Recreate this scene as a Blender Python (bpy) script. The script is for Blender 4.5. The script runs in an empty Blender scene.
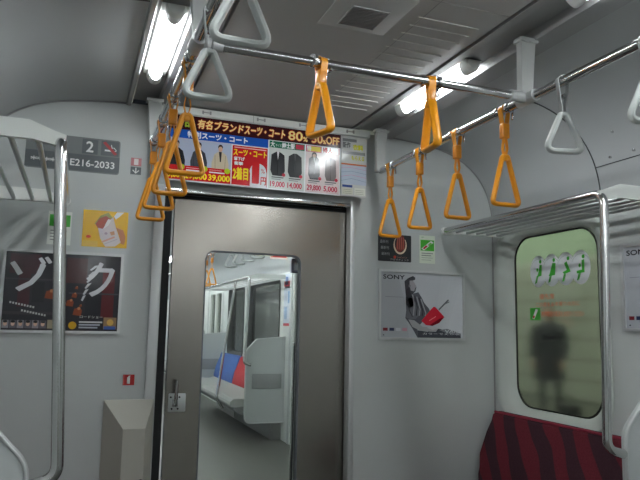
import bpy, bmesh, math, random
from mathutils import Vector, Matrix
random.seed(7)
PI = math.pi
sc = bpy.context.scene
COL = sc.collection

# ------------------------------------------------------------------ materials
def lin(c):
    return tuple(((v/255)/12.92 if v/255 <= .04045 else ((v/255+.055)/1.055)**2.4) for v in c) + (1,)
_m = {}
def mat(name, c, rough=.5, metal=0., spec=.5, emit=None, estr=0., bump=None, aniso=0., coat=0.):
    if name in _m: return _m[name]
    m = bpy.data.materials.new(name); m.use_nodes = True
    b = m.node_tree.nodes['Principled BSDF']
    b.inputs['Base Color'].default_value = lin(c)
    b.inputs['Roughness'].default_value = rough
    b.inputs['Metallic'].default_value = metal
    b.inputs['Specular IOR Level'].default_value = spec
    b.inputs['Coat Weight'].default_value = coat
    if aniso: b.inputs['Anisotropic'].default_value = aniso
    if emit:
        b.inputs['Emission Color'].default_value = lin(emit)
        b.inputs['Emission Strength'].default_value = estr
    if bump:                                    # (scale vector, strength, distance, colour variation)
        nt = m.node_tree; L = nt.links
        tc = nt.nodes.new('ShaderNodeTexCoord'); mp = nt.nodes.new('ShaderNodeMapping')
        mp.inputs['Scale'].default_value = bump[0]
        nz = nt.nodes.new('ShaderNodeTexNoise'); nz.inputs['Scale'].default_value = 1; nz.inputs['Detail'].default_value = 3
        bp = nt.nodes.new('ShaderNodeBump'); bp.inputs['Strength'].default_value = bump[1]; bp.inputs['Distance'].default_value = bump[2]
        L.new(tc.outputs['Object'], mp.inputs['Vector']); L.new(mp.outputs[0], nz.inputs['Vector'])
        L.new(nz.outputs[0], bp.inputs['Height']); L.new(bp.outputs[0], b.inputs['Normal'])
        if len(bump) > 3:
            mx = nt.nodes.new('ShaderNodeMixRGB'); l = lin(c)
            mx.inputs[1].default_value = tuple(v*(1-bump[3]) for v in l[:3])+(1,)
            mx.inputs[2].default_value = tuple(min(1, v*(1+bump[3])) for v in l[:3])+(1,)
            L.new(nz.outputs[0], mx.inputs[0]); L.new(mx.outputs[0], b.inputs['Base Color'])
    _m[name] = m
    return m

def glass(name, tint, rough, trans_w=1.0):
    m = bpy.data.materials.new(name); m.use_nodes = True
    nt = m.node_tree; b = nt.nodes['Principled BSDF']
    b.inputs['Base Color'].default_value = lin(tint)
    b.inputs['Transmission Weight'].default_value = trans_w
    b.inputs['Roughness'].default_value = rough
    b.inputs['IOR'].default_value = 1.45
    return m

WALLC = (186, 190, 188)
M_wall  = mat('melamine_wall', WALLC, .38, bump=((.8,.8,.8), .02, .01, .02))
M_wend  = mat('end_wall_panel', (184, 188, 187), .36, bump=((.8,.8,.8), .02, .01, .02))
M_ceil  = mat('ceiling_panel', (172, 175, 176), .42, bump=((1.2,1.2,1.2), .03, .01, .03))
M_ceilc = mat('centre_ceiling_panel', (184, 184, 183), .6)
M_slot  = mat('slot_edge', (190, 190, 186), .6)
M_dark  = mat('dark_gap', (22, 22, 24), .7)
M_gasket= mat('rubber_gasket', (18, 19, 19), .6)
M_frame = mat('window_surround', (190, 196, 190), .35)
M_floor = mat('vinyl_floor', (98, 98, 93), .4, bump=((40,40,40), .05, .002, .1))
M_steel = mat('brushed_steel', (156, 151, 144), .26, 1., bump=((1.,1.,420), .15, .001, .06))
M_chrome= mat('polished_steel', (205, 205, 205), .16, 1.)
M_satin = mat('satin_aluminium', (200, 202, 202), .38, .45)
M_white = mat('white_enamel', (215, 217, 213), .35)
M_brk   = mat('bracket_paint', (178, 180, 178), .4)
M_seam  = mat('seam_line', (66, 68, 69), .7)
M_refl  = mat('white_reflector', (238, 240, 236), .4)
M_house = mat('light_housing', (150, 150, 150), .4, .3)
M_tube  = mat('fluorescent_tube', (255, 255, 255), .4, emit=(246, 252, 255), estr=24.)
M_cap   = mat('lamp_socket_cap', (205, 207, 204), .4)
M_yel   = mat('yellow_plastic', (232, 150, 10), .32, coat=.2)
M_yel2  = mat('yellow_sleeve', (222, 138, 18), .3, coat=.2)
M_gry   = mat('grey_plastic', (176, 180, 178), .3, coat=.2)
M_gry2  = mat('grey_belt', (150, 153, 152), .45)
M_bar   = mat('rack_bars', (190, 192, 192), .28, 1.)
M_part  = mat('partition_panel', (186, 190, 190), .38)
M_red   = mat('red_enamel', (178, 20, 24), .4)
M_cab   = mat('cabinet_beige', (178, 176, 166), .45)
M_seatg = mat('grey_upholstery', (120, 122, 122), .85)
M_blk   = mat('black_print', (20, 20, 22), .4)

def stripes(name, a, b_):
    m = bpy.data.materials.new(name); m.use_nodes = True
    nt = m.node_tree; L = nt.links; bs = nt.nodes['Principled BSDF']; bs.inputs['Roughness'].default_value = .95
    bs.inputs['Specular IOR Level'].default_value = .15
    tc = nt.nodes.new('ShaderNodeTexCoord'); mp = nt.nodes.new('ShaderNodeMapping')
    mp.inputs['Rotation'].default_value = (math.radians(38), 0, 0)
    mp.inputs['Scale'].default_value = (0, 1, 1)
    w = nt.nodes.new('ShaderNodeTexWave'); w.bands_direction = 'Y'; w.inputs['Scale'].default_value = 1.95
    w.inputs['Distortion'].default_value = 2.0; w.inputs['Detail'].default_value = 1; w.inputs['Detail Scale'].default_value = 1.6
    r = nt.nodes.new('ShaderNodeValToRGB'); r.color_ramp.elements[0].position = .46; r.color_ramp.elements[1].position = .56
    r.color_ramp.elements[0].color = lin(a); r.color_ramp.elements[1].color = lin(b_)
    nz = nt.nodes.new('ShaderNodeTexNoise'); nz.inputs['Scale'].default_value = 160
    mx = nt.nodes.new('ShaderNodeMixRGB'); mx.blend_type = 'MULTIPLY'; mx.inputs[0].default_value = .5
    bp = nt.nodes.new('ShaderNodeBump'); bp.inputs['Strength'].default_value = .3; bp.inputs['Distance'].default_value = .003
    L.new(tc.outputs['Object'], mp.inputs['Vector']); L.new(mp.outputs[0], w.inputs['Vector']); L.new(w.outputs['Fac'], r.inputs[0])
    L.new(tc.outputs['Object'], nz.inputs['Vector']); L.new(r.outputs[0], mx.inputs[1]); L.new(nz.outputs[0], mx.inputs[2])
    L.new(mx.outputs[0], bs.inputs['Base Color']); L.new(nz.outputs[0], bp.inputs['Height']); L.new(bp.outputs[0], bs.inputs['Normal'])
    return m
M_stripe = stripes('striped_red_moquette', (74, 48, 56), (118, 46, 56))
M_pipe = mat('red_piping', (140, 34, 56), .8)
M_blue = mat('blue_moquette', (62, 100, 168), .9, bump=((30,3,3), .2, .01, .3))
M_rmoq = mat('red_moquette', (176, 30, 40), .9, bump=((30,3,3), .2, .01, .3))

# ------------------------------------------------------------------ object helpers
def setp(o, label=None, cat=None, group=None, kind=None):
    if label: o['label'] = label
    if cat: o['category'] = cat
    if group: o['group'] = group
    if kind: o['kind'] = kind
    return o
def obj(name, bm, m, parent=None, smooth=True, ang=35):
    bmesh.ops.recalc_face_normals(bm, faces=bm.faces[:])
    me = bpy.data.meshes.new(name); bm.to_mesh(me); bm.free()
    for k in (m if isinstance(m, (list, tuple)) else [m]): me.materials.append(k)
    if smooth:
        me.shade_smooth() if hasattr(me, 'shade_smooth') else None
        try: me.set_sharp_from_angle(angle=math.radians(ang))
        except Exception: pass
    o = bpy.data.objects.new(name, me); COL.objects.link(o)
    if parent: o.parent = parent
    return o
def thing(name, label, cat, loc=(0,0,0), group=None, rotz=0):
    o = bpy.data.objects.new(name, None); COL.objects.link(o); o.location = loc; o.rotation_euler = (0,0,rotz)
    o.empty_display_size = .05
    return setp(o, label, cat, group)
def struct(name, bm, m, parent=None):
    o = obj(name, bm, m, parent)
    if not parent: o['kind'] = 'structure'
    return o
def dup(root, loc, rotz=0, label=None, scale=None):
    r = root.copy(); COL.objects.link(r); r.location = loc; r.rotation_euler = (0,0,rotz)
    if label: r['label'] = label
    if scale: r.scale = scale
    for ch in root.children:
        c = ch.copy(); COL.objects.link(c); c.parent = r
        for g in ch.children:
            d = g.copy(); COL.objects.link(d); d.parent = c
    return r
def NB(): return bmesh.new()
def box(bm, x0, x1, y0, y1, z0, z1, bev=0, seg=2, mi=0):
    vs = [bm.verts.new(p) for p in ((x0,y0,z0),(x1,y0,z0),(x1,y1,z0),(x0,y1,z0),(x0,y0,z1),(x1,y0,z1),(x1,y1,z1),(x0,y1,z1))]
    fs = [bm.faces.new([vs[i] for i in f]) for f in ((0,3,2,1),(4,5,6,7),(0,1,5,4),(1,2,6,5),(2,3,7,6),(3,0,4,7))]
    for f in fs: f.material_index = mi
    if bev:
        es = {e for f in fs for e in f.edges}
        bmesh.ops.bevel(bm, geom=list(es), offset=bev, segments=seg, affect='EDGES', profile=.5)
    return bm
def fillet(pts, r, n=6, closed=False):
    pts = [Vector(p) for p in pts]; out = []; N = len(pts)
    for i, p in enumerate(pts):
        if not closed and i in (0, N-1): out.append(p); continue
        a = pts[(i-1) % N]-p; b = pts[(i+1) % N]-p
        rr = r[i] if isinstance(r, (list, tuple)) else r
        if rr <= 0: out.append(p); continue
        th = a.angle(b)
        if th > PI-.02: out.append(p); continue
        d = min(rr/math.tan(th/2), a.length*.49, b.length*.49)
        p0 = p+a.normalized()*d; p1 = p+b.normalized()*d
        for k in range(n+1):
            t = k/n; out.append((1-t)**2*p0+2*t*(1-t)*p+t*t*p1)
    return out
def tube(bm, pts, r, seg=12, closed=False, cap=True, sx=1., mi=0):
    pts = [Vector(p) for p in pts]; N = len(pts); rings = []
    tans = []
    for i in range(N):
        if closed: t = pts[(i+1) % N]-pts[i-1]
        else: t = pts[min(i+1, N-1)]-pts[max(i-1, 0)]
        tans.append(t.normalized())
    up = Vector((0,0,1)) if abs(tans[0].z) < .9 else Vector((0,1,0))
    u = tans[0].cross(up).normalized()
    for i in range(N):
        t = tans[i]; u = (u-t*u.dot(t)).normalized(); v = t.cross(u)
        rr = r[i] if isinstance(r, (list, tuple)) else r
        rings.append([bm.verts.new(pts[i]+u*math.cos(2*PI*k/seg)*rr*sx+v*math.sin(2*PI*k/seg)*rr) for k in range(seg)])
    for i in range(N if closed else N-1):
        A = rings[i]; B = rings[(i+1) % N]; off = 0
        if closed and i == N-1:
            off = min(range(seg), key=lambda o: (A[0].co-B[o].co).length)
        for k in range(seg):
            f = bm.faces.new((A[k], A[(k+1) % seg], B[(k+1+off) % seg], B[(k+off) % seg])); f.material_index = mi
    if cap and not closed:
        bm.faces.new(rings[0]).material_index = mi; bm.faces.new(rings[-1][::-1]).material_index = mi
    return bm
def band(bm, path, w, th, axis):
    """flat strip swept along path, width along axis"""
    path = [Vector(p) for p in path]; ax = Vector(axis).normalized(); N = len(path); rings = []
    for i in range(N):
        t = (path[min(i+1, N-1)]-path[max(i-1, 0)]).normalized(); n = t.cross(ax).normalized(); p = path[i]
        rings.append([bm.verts.new(p+ax*a*w/2+n*b*th/2) for a, b in ((-1,-1),(1,-1),(1,1),(-1,1))])
    for i in range(N-1):
        for k in range(4): bm.faces.new((rings[i][k], rings[i][(k+1) % 4], rings[i+1][(k+1) % 4], rings[i+1][k]))
    bm.faces.new(rings[0]); bm.faces.new(rings[-1][::-1])
    return bm
def rrect(u0, u1, v0, v1, r, n=6):
    out = []
    for cx, cy, a0 in ((u1-r, v1-r, 0), (u0+r, v1-r, 90), (u0+r, v0+r, 180), (u1-r, v0+r, 270)):
        for k in range(n+1):
            a = math.radians(a0+90*k/n); out.append((cx+r*math.cos(a), cy+r*math.sin(a)))
    return out
def plate(bm, outer, holes, fmap, d0, d1, mi=0):
    """polygon with holes in (u,v), thickness d0..d1; fmap(u,v,d)->xyz"""
    for d in (d0, d1):
        es = []
        for lp in [outer]+holes:
            vs = [bm.verts.new(fmap(u, v, d)) for u, v in lp]
            es += [bm.edges.new((vs[i], vs[(i+1) % len(vs)])) for i in range(len(vs))]
            if d == d0: lp_first = vs
        before = set(bm.faces)
        bmesh.ops.triangle_fill(bm, use_beauty=True, edges=es)
        for f in set(bm.faces)-before: f.material_index = mi
    for lp in [outer]+holes:
        n = len(lp)
        for i in range(n):
            a, b = lp[i], lp[(i+1) % n]
            f = bm.faces.new([bm.verts.new(fmap(*p)) for p in ((a[0],a[1],d0),(b[0],b[1],d0),(b[0],b[1],d1),(a[0],a[1],d1))])
            f.material_index = mi
    bmesh.ops.remove_doubles(bm, verts=bm.verts[:], dist=1e-5)
    return bm
def loft(bm, loops, close=False, mi=0):
    R = [[bm.verts.new(p) for p in lp] for lp in loops]
    for A, B in zip(R, R[1:]):
        for k in range(len(A)):
            bm.faces.new((A[k], A[(k+1) % len(A)], B[(k+1) % len(A)], B[k])).material_index = mi
    if close:
        bm.faces.new(R[0]).material_index = mi; bm.faces.new(R[-1][::-1]).material_index = mi
    return bm
ENDM = lambda u, v, d: (u, d, v)        # plane across the car
SIDEM = lambda u, v, d: (d, u, v)       # plane along the car

# ------------------------------------------------------------------ printed sheets
_txt = {}
def text_mesh(s):
    if s in _txt: return _txt[s]
    c = bpy.data.curves.new('t', 'FONT'); c.body = s; c.size = 1; c.resolution_u = 3
    o = bpy.data.objects.new('t', c); COL.objects.link(o); bpy.context.view_layer.update()
    me = bpy.data.meshes.new_from_object(o.evaluated_get(bpy.context.evaluated_depsgraph_get()))
    V = [tuple(v.co) for v in me.vertices]; F = [tuple(p.vertices) for p in me.polygons]
    bpy.data.objects.remove(o); bpy.data.curves.remove(c); bpy.data.meshes.remove(me)
    x0 = min(v[0] for v in V); x1 = max(v[0] for v in V); y0 = min(v[1] for v in V); y1 = max(v[1] for v in V)
    _txt[s] = ([((v[0]-x0)/(x1-x0), (v[1]-y0)/(y1-y0)) for v in V], F, (x1-x0)/(y1-y0))
    return _txt[s]
class Print:
    """flat artwork in metres: (u right, v up) seen from inside the car"""
    def __init__(s, place, w, h, base, gloss=.3, thick=.0015, r=0):
        s.bm = NB(); s.mats = []; s.place = place; s.w = w; s.h = h; s.g = gloss; s.t = thick
        loop = rrect(0, w, 0, h, r, 4) if r else [(0,0),(w,0),(w,h),(0,h)]
        i = s.mi(base)
        A = [s.bm.verts.new(place(u, v, 0)) for u, v in loop]; B = [s.bm.verts.new(place(u, v, thick)) for u, v in loop]
        s.bm.faces.new(A[::-1]).material_index = i; s.bm.faces.new(B).material_index = i
        n = len(loop)
        for k in range(n): s.bm.faces.new((A[k], A[(k+1) % n], B[(k+1) % n], B[k])).material_index = i
    def mi(s, c):
        m = mat('ink_%d_%d_%d_%d' % (*c, int(s.g*100)), c, s.g)
        if m not in s.mats: s.mats.append(m)
        return s.mats.index(m)
    def d(s, l): return s.t+.0004*l
    def poly(s, pts, c, l=1):
        vs = [s.bm.verts.new(s.place(u*s.w, v*s.h, s.d(l))) for u, v in pts]
        es = [s.bm.edges.new((vs[i], vs[(i+1) % len(vs)])) for i in range(len(vs))]
        bf = set(s.bm.faces); bmesh.ops.triangle_fill(s.bm, use_beauty=True, edges=es); i = s.mi(c)
        for f in set(s.bm.faces)-bf: f.material_index = i
    def rect(s, u0, v0, u1, v1, c, l=1): s.poly([(u0,v0),(u1,v0),(u1,v1),(u0,v1)], c, l)
    def ell(s, u, v, ru, rv, c, l=1, rot=0, n=20):
        k = s.w/s.h; P = []
        for i in range(n):
            a = 2*PI*i/n; x = ru*math.cos(a); y = rv*math.sin(a)
            P.append((u+x*math.cos(rot)-y*math.sin(rot), v+(x*math.sin(rot)+y*math.cos(rot))*k))
        s.poly(P, c, l)
    def line(s, pts, wd, c, l=2):
        """stroke, width wd in metres"""
        P = [Vector((u*s.w, v*s.h)) for u, v in pts]
        L_, R_ = [], []
        for i, p in enumerate(P):
            t = (P[min(i+1, len(P)-1)]-P[max(i-1, 0)]).normalized(); n = Vector((-t.y, t.x))*wd/2
            L_.append(p+n); R_.append(p-n)
        s.poly([(q.x/s.w, q.y/s.h) for q in L_+R_[::-1]], c, l)
    def text(s, t, u, v, hh, c, l=3, width=None, shear=0, bold=0, slope=0):
        """lower-left corner (u,v), glyph height hh (fractions of h), width fraction of w"""
        V, F, asp = text_mesh(t); H = hh*s.h; W = width*s.w if width else H*asp; i = s.mi(c)
        offs = [(0,0)] if not bold else [(-bold,0),(bold,0),(0,-bold),(0,bold)]
        for q, (ox, oy) in enumerate(offs):
            vs = [s.bm.verts.new(s.place(u*s.w+x*W+shear*y*H+ox, v*s.h+y*H+slope*x*W+oy, s.d(l)+q*.00004)) for x, y in V]
            for f in F:
                try: s.bm.faces.new([vs[k] for k in f]).material_index = i
                except ValueError: pass
    def done(s, name, parent=None):
        me = bpy.data.meshes.new(name); s.bm.to_mesh(me); s.bm.free()
        for m in s.mats: me.materials.append(m)
        o = bpy.data.objects.new(name, me); COL.objects.link(o)
        if parent: o.parent = parent
        return o
def on_end(x, z, y=3.1):   return lambda u, v, d: (x+u, y-d, z+v)        # faces the viewer, on a wall across the car
def on_right(y, z, x=1.34): return lambda u, v, d: (x-d, y-u, z+v)       # on the right-hand wall
def on_left(y, z, x=-1.34): return lambda u, v, d: (x+d, y+u, z+v)

# ------------------------------------------------------------------ car shell
D = 3.10; ZC = 2.28; YB = -12.
# wall/ceiling cross-section, right half
CURVE = [(1.34,0),(1.34,1.40),(1.333,1.78),(1.315,1.93),(1.285,2.04),(1.235,2.13),(1.17,2.19),(1.09,2.23),(.94,2.262),(.70,2.275)]
def crom(P, n=4):
    out = []
    for i in range(len(P)-1):
        p0 = Vector(P[max(i-1,0)]); p1 = Vector(P[i]); p2 = Vector(P[i+1]); p3 = Vector(P[min(i+2,len(P)-1)])
        for k in range(n):
            t = k/n; q = .5*((2*p1)+(p2-p0)*t+(2*p0-5*p1+4*p2-p3)*t*t+(3*p1-p0-3*p2+p3)*t**3); out.append((q.x, q.y))
    return out+[tuple(P[-1])]
COVE = crom([(1.34,1.84),(1.328,1.93),(1.30,2.02),(1.25,2.10),(1.18,2.165),(1.09,2.215),(.98,2.248),(.84,2.267),(.70,2.278)], 4)
def shellprof(side, a):  # a: lamp centre; side ceiling edge -> centre ceiling
    return [(.70,2.275),(.685,2.255),(.675,2.255)]
def extr(bm, prof, y0, y1, mi=0, t=None):
    A = [bm.verts.new((x, y0, z)) for x, z in prof]; B = [bm.verts.new((x, y1, z)) for x, z in prof]
    for i in range(len(prof)-1):
        bm.faces.new((A[i], A[i+1], B[i+1], B[i])).material_index = mi
def extr_solid(bm, poly, y0, y1, mi=0):
    loft(bm, [[(x, y0, z) for x, z in poly], [(x, y1, z) for x, z in poly]], True, mi)
def thick(prof, dx, dz):
    """closed outline: profile then an outer offset back"""
    out = []
    for i, (x, z) in enumerate(prof):
        a = Vector(prof[max(i-1, 0)]); b = Vector(prof[min(i+1, len(prof)-1)]); t = (b-a).normalized(); n = Vector((t.y, -t.x))
        out.append((x+n.x*dx, z+n.y*dz))
    return prof+out[::-1]
LX = {1: .535, -1: -.612}
def ceiling_car(y0, y1, suffix=''):
    bm = NB()
    # centre panel
    extr_solid(bm, [(-.43,ZC),(.43,ZC),(.43,ZC+.03),(-.43,ZC+.03)], y0, y1, 1)
    for s in (1, -1):
        a = abs(LX[s])
        # groove + inner cheek, reflector trough, outer flange
        prof = [(.43,ZC+.02),(.442,ZC+.02),(.442,ZC-.004),(a-.060,ZC-.006),(a-.055,ZC+.020),(a+.055,ZC+.020),(a+.060,ZC-.004),(a+.066,ZC-.014),(.694,ZC-.014),(.70,ZC-.004),(.70,ZC+.045),(.43,ZC+.045)]
        extr_solid(bm, [(s*x, z) for x, z in prof], y0, y1, 2)
        extr_solid(bm, [(s*x, z) for x, z in COVE+[(.70,ZC+.045),(1.40,ZC+.045),(1.40,1.84)]], y0, y1, 0)
    return struct('ceiling', bm, [M_ceil, M_ceilc, M_house])
def wall_side(s, y0, y1, holes, name):
    bm = NB()
    prof = CURVE[1:5]
    extr_solid(bm, [(s*x, z) for x, z in prof+[(1.40,2.04),(1.40,1.40)]], y0, y1)
    # plane part below z=1.4.. windows cross that height, so the plane runs to 1.78 with holes
    return bm
# right wall with window openings: flat panel z 0..1.80, cove strip above
def wall_car(s, y0, y1, wins, name, mat_=None):
    bm = NB()
    X = s*1.34
    outer = [(y0,0),(y1,0),(y1,1.84),(y0,1.84)]
    plate(bm, outer, [rrect(a, b, c, d, r, 5) for a, b, c, d, r in wins], SIDEM, X, X+s*.06)
    return struct(name, bm, mat_ or M_wall)
W1 = (2.25, 3.07, .79, 1.80, .16)
wall_car(1, YB, D, [W1, (-1.0, .2, .80, 1.80, .14)], 'wall_right')
wall_car(-1, YB, D, [(2.19, 3.01, .79, 1.80, .16), (-1.0, .2, .80, 1.80, .14)], 'wall_left')
ceil = ceiling_car(YB, D)
bm = NB(); box(bm, -1.42, 1.42, YB, D+.06, -.05, 0); struct('floor', bm, M_floor)

# end wall with door opening
half = [(1.34,0)]+COVE
outl = half+[(-x, z) for x, z in half[::-1]]
outl = outl+[(-.50,0),(-.50,1.885),(.478,1.885),(.478,0)]
bm = NB(); plate(bm, outl, [], ENDM, D, D+.05); struct('wall_front', bm, M_wend)
outb = half+[(-x, z) for x, z in half[::-1]]
bm = NB(); plate(bm, outb, [], ENDM, YB-.05, YB); struct('wall_back', bm, M_wend)
# dark metal strip where the end wall meets ceiling and sides
bm = NB(); tube(bm, [(s_*x, D-.004, z-.004) for s_, x, z in [(1,1.336,0),(1,1.336,1.84)]+[(1,x,z) for x, z in half[2:]]], .004, 6)
tube(bm, [(-x, D-.004, z-.004) for x, z in [(1.336,0),(1.336,1.84)]+half[2:]], .004, 6)
struct('trim_1', bm, M_house)
# door surround
bm = NB()
box(bm, -.545, -.502, D-.012, D+.05, 0, 1.90, .003); box(bm, .456, .482, D-.012, D+.05, 0, 1.90, .003)
box(bm, -.500, -.497, D-.004, D+.05, 0, 1.90)
struct('trim_2', bm, M_satin)
bm = NB(); box(bm, -.501, .455, D-.014, D+.045, 1.868, 1.886, .003)
struct('trim_3', bm, M_chrome)
bm = NB(); box(bm, -.499, -.455, D+.052, D+.10, 0, 1.87); box(bm, -.499, .455, D+.052, D+.056, 1.850, 1.868)  # dark strips stand in for the shade in the gaps round the door
struct('gap_shade_strip', bm, M_dark)
# wall seams
bm = NB(); box(bm, 1.3385, 1.3405, 2.268, 2.272, 1.84, 1.84)
bm.free()
bm = NB()
arc = [(x-.001, z-.001) for x, z in COVE]
tube(bm, [(x, 2.27, z) for x, z in arc], .003, 6)
tube(bm, [(1.3105, y, 1.985) for y in (2.27, 1.2)], .0022, 6)
tube(bm, [(-x, 2.05, z) for x, z in arc], .003, 6)
struct('trim_5', bm, M_seam)
bm = NB()
for y, z in ((2.17,2.01),(2.04,2.01)): 
    tube(bm, [(1.306, y, z), (1.297, y, z)], .006, 8)
for y in (2.10, 1.92): tube(bm, [(1.255, y, 2.10), (1.245, y, 2.10)], .006, 8)
struct('trim_6', bm, M_chrome)

# windows
def window(n, s, w, mat_glass, gname='pane'):
    y0, y1, z0, z1, r = w; X = s*1.34
    bm = NB(); k = .11; n_ = 7
    zb, zt = z0+.055, z1-.055
    loops = []
    for dx, o in ((-.004,-.012),(-.010,.0),(-.006,.03),(.020,.075),(.045,.095),(.052,.10)):
        rr = max(r-o*.4, .05)
        loops.append([(X+s*dx, u, v) for u, v in rrect(y0+o*1.0, y1-o*1.0, z0+o*.55, z1-o*.55, rr, n_)])
    loft(bm, loops)
    fr = struct('window_%d' % n, bm, M_frame)
    o = .100
    bm = NB()
    L = rrect(y0+o, y1-o, z0+o*.55, z1-o*.55, r-.04, n_); L2 = rrect(y0+o+.008, y1-o-.008, z0+o*.55+.008, z1-o*.55-.008, r-.045, n_)
    loft(bm, [[(X+s*.049, u, v) for u, v in L], [(X+s*.046, u, v) for u, v in L2], [(X+s*.056, u, v) for u, v in L2]])
    obj('gasket', bm, M_gasket, fr)
    bm = NB(); loft(bm, [[(X+s*.0525, u, v) for u, v in L], [(X+s*.0565, u, v) for u, v in L]], True)
    obj(gname, bm, mat_glass, fr, smooth=False)
    return fr
G_win = glass('misty_window_glass', (222, 228, 218), .078)
G_clear = glass('clear_glass', (240, 245, 242), 0.)
window(1, 1, W1, G_win)
window(2, -1, W1, G_win)
window(3, 1, (-1.0, .2, .80, 1.80, .14), G_win)
window(4, -1, (-1.0, .2, .80, 1.80, .14), G_win)

# ------------------------------------------------------------------ gangway door
dr = thing('door_1', 'brushed steel sliding gangway door with tall window', 'door', (.004, D+.06, 0)); dr['kind'] = 'structure'
bm = NB(); hole = rrect(-.287, .208, .30, 1.607, .045, 6)
plate(bm, [(-.445,.01),(.462,.01),(.462,1.862),(-.445,1.862)], [hole], ENDM, 0, .035)
obj('panel', bm, M_steel, dr)
bm = NB()
loft(bm, [[(u, -.002, v) for u, v in hole], [(u, -.002, v) for u, v in rrect(-.281, .202, .306, 1.601, .04, 6)], [(u, .037, v) for u, v in rrect(-.281, .202, .306, 1.601, .04, 6)]])
obj('window_seal', bm, mat('grey_seal', (96, 98, 104), .5), dr)
bm = NB(); loft(bm, [[(u, y, v) for u, v in rrect(-.283, .204, .304, 1.603, .04, 6)] for y in (.016, .020)], True)
obj('window_pane', bm, G_clear, dr, smooth=False)
hp = NB(); box(hp, -.432, -.352, -.005, 0, .838, .922, .004); hp = obj('handle_plate', hp, M_satin, dr)
bm = NB(); tube(bm, fillet([(-.402,-.004,.868),(-.402,-.030,.872),(-.402,-.040,.90),(-.402,-.040,.985)], .012), .0085, 10)
box(bm, -.415, -.389, -.016, -.004, .862, .895, .003)
obj('lever', bm, M_chrome, hp)
bm = NB()
for x, z in ((-.422,.905),(-.382,.905),(-.416,.852),(-.388,.852)): tube(bm, [(x,-.005,z),(x,-.009,z)], .0045, 8)
obj('screw', bm, M_dark, hp)

# ------------------------------------------------------------------ lamps
def lamp(s, y0, y1, label, zoff=0, cat='ceiling light', grp='ceiling tube lights'):
    x = LX[s]; t = thing('fluorescent_lamp', label, cat, (x, (y0+y1)/2, ZC+.020), grp)
    h = (y1-y0)/2
    bm = NB(); box(bm, -.046, .046, -h, h, -.009, -.002, .002); obj('reflector', bm, M_refl, t)
    bm = NB(); tube(bm, [(0,-h+.03,-.034),(0,h-.03,-.034)], .0175, 16); obj('tube', bm, M_tube, t)
    for e in (-1, 1):
        bm = NB()
        loft(bm, [[(w*math.cos(a), e*yy, -.008-(.042*hh)*max(0, math.sin(a))) for a in [PI*k/10 for k in range(11)]] for yy, w, hh in ((h-.055,.020,.9),(h-.05,.029,1.05),(h+.0,.034,1.1),(h+.012,.028,.8))], True)
        obj('end_cap', bm, M_cap, t)
    return t
lamp(1, 2.08, 2.68, 'short bright tube light above right strap rail, nearest end wall')
lamp(-1, 2.08, 2.72, 'short bright tube light above left strap rail beside end wall')
lamp(1, .28, 1.52, 'bright tube light at the top right edge, over the grey straps')
lamp(-1, .20, 1.44, 'bright tube light above the viewer on the left side')
for s, nm in ((1,'right'), (-1,'left')):
    for k in range(6): lamp(s, -1.6-k*1.9, -.4-k*1.9, 'tube light in the %s ceiling row, behind the viewer' % nm, grp='tube lights behind the viewer, %s row' % nm)

# ceiling details
bm = NB()
box(bm, -.147, .10, 1.72, 1.985, ZC-.004, ZC-.0005, .001)
v = thing('ceiling_vent', 'square slatted air vent in the middle of the grey ceiling', 'vent', (0,0,0))
obj('panel', bm, mat('vent_panel', (172,172,170), .6), v)
bm = NB()
for k in range(13):
    y = 1.82+k*.0105; box(bm, -.083, .042, y, y+.0055, ZC-.009, ZC-.004)
for k in range(2): box(bm, -.086+k*.128, -.083+k*.128, 1.817, 1.955, ZC-.009, ZC-.004)
obj('grille', bm, mat('vent_grille', (150,150,150), .5), v)
bm = NB()
for k in range(16):
    y = 1.815+k*.062
    box(bm, .15, .385, y, y+.003, ZC-.003, ZC-.0002)
o = obj('ceiling_louvre', bm, M_slot); setp(o, 'row of thin slots in the ceiling beside the right lamp', 'louvre')
bm = NB(); box(bm, -.43, .43, 1.70, 1.703, ZC-.001, ZC-.0002); box(bm, .165, .168, YB, D, ZC-.001, ZC-.0002)
o = struct('trim_7', bm, M_house)

# ------------------------------------------------------------------ strap rails
RX = .58; RZ = 2.055; YX = 1.81
rl = thing('strap_rail', 'long polished strap rails with a crossbar below the ceiling', 'handrail', (0,0,0))
for s in (-1, 1):
    bm = NB(); tube(bm, [(s*RX, YB+.1, RZ), (s*RX, 2.99, RZ)], .0165, 16); obj('rail', bm, M_chrome, rl)
    for y in (YX, 2.985, .2, -1.6, -3.4, -5.2, -7.0, -8.8):
        bm = NB()
        x0, x1 = s*(RX-.032), s*(RX+.010); xt = s*(RX+.028)
        lo = [(x0,RZ-.01),(x1,RZ-.01),(xt,ZC-.022),(x0,ZC-.022)]
        loft(bm, [[(a, y-.014, b) for a, b in lo], [(a, y+.014, b) for a, b in lo]], True)
        box(bm, min(x0,xt)-.008, max(x0,xt)+.008, y-.022, y+.022, ZC-.023, ZC-.008, .002)
        obj('bracket', bm, M_brk, rl)
bm = NB(); tube(bm, [(-RX, YX, RZ+.002), (RX, YX, RZ+.002)], .0145, 16); obj('crossbar', bm, M_chrome, rl)
for s in (-1, 1):
    bm = NB(); tube(bm, [(s*RX, YX-.045, RZ), (s*RX, YX+.045, RZ)], .0215, 16)
    tube(bm, [(s*(RX-.005), YX, RZ+.002), (s*(RX-.075), YX, RZ+.002)], .020, 16)
    obj('joint', bm, M_satin, rl)

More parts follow.
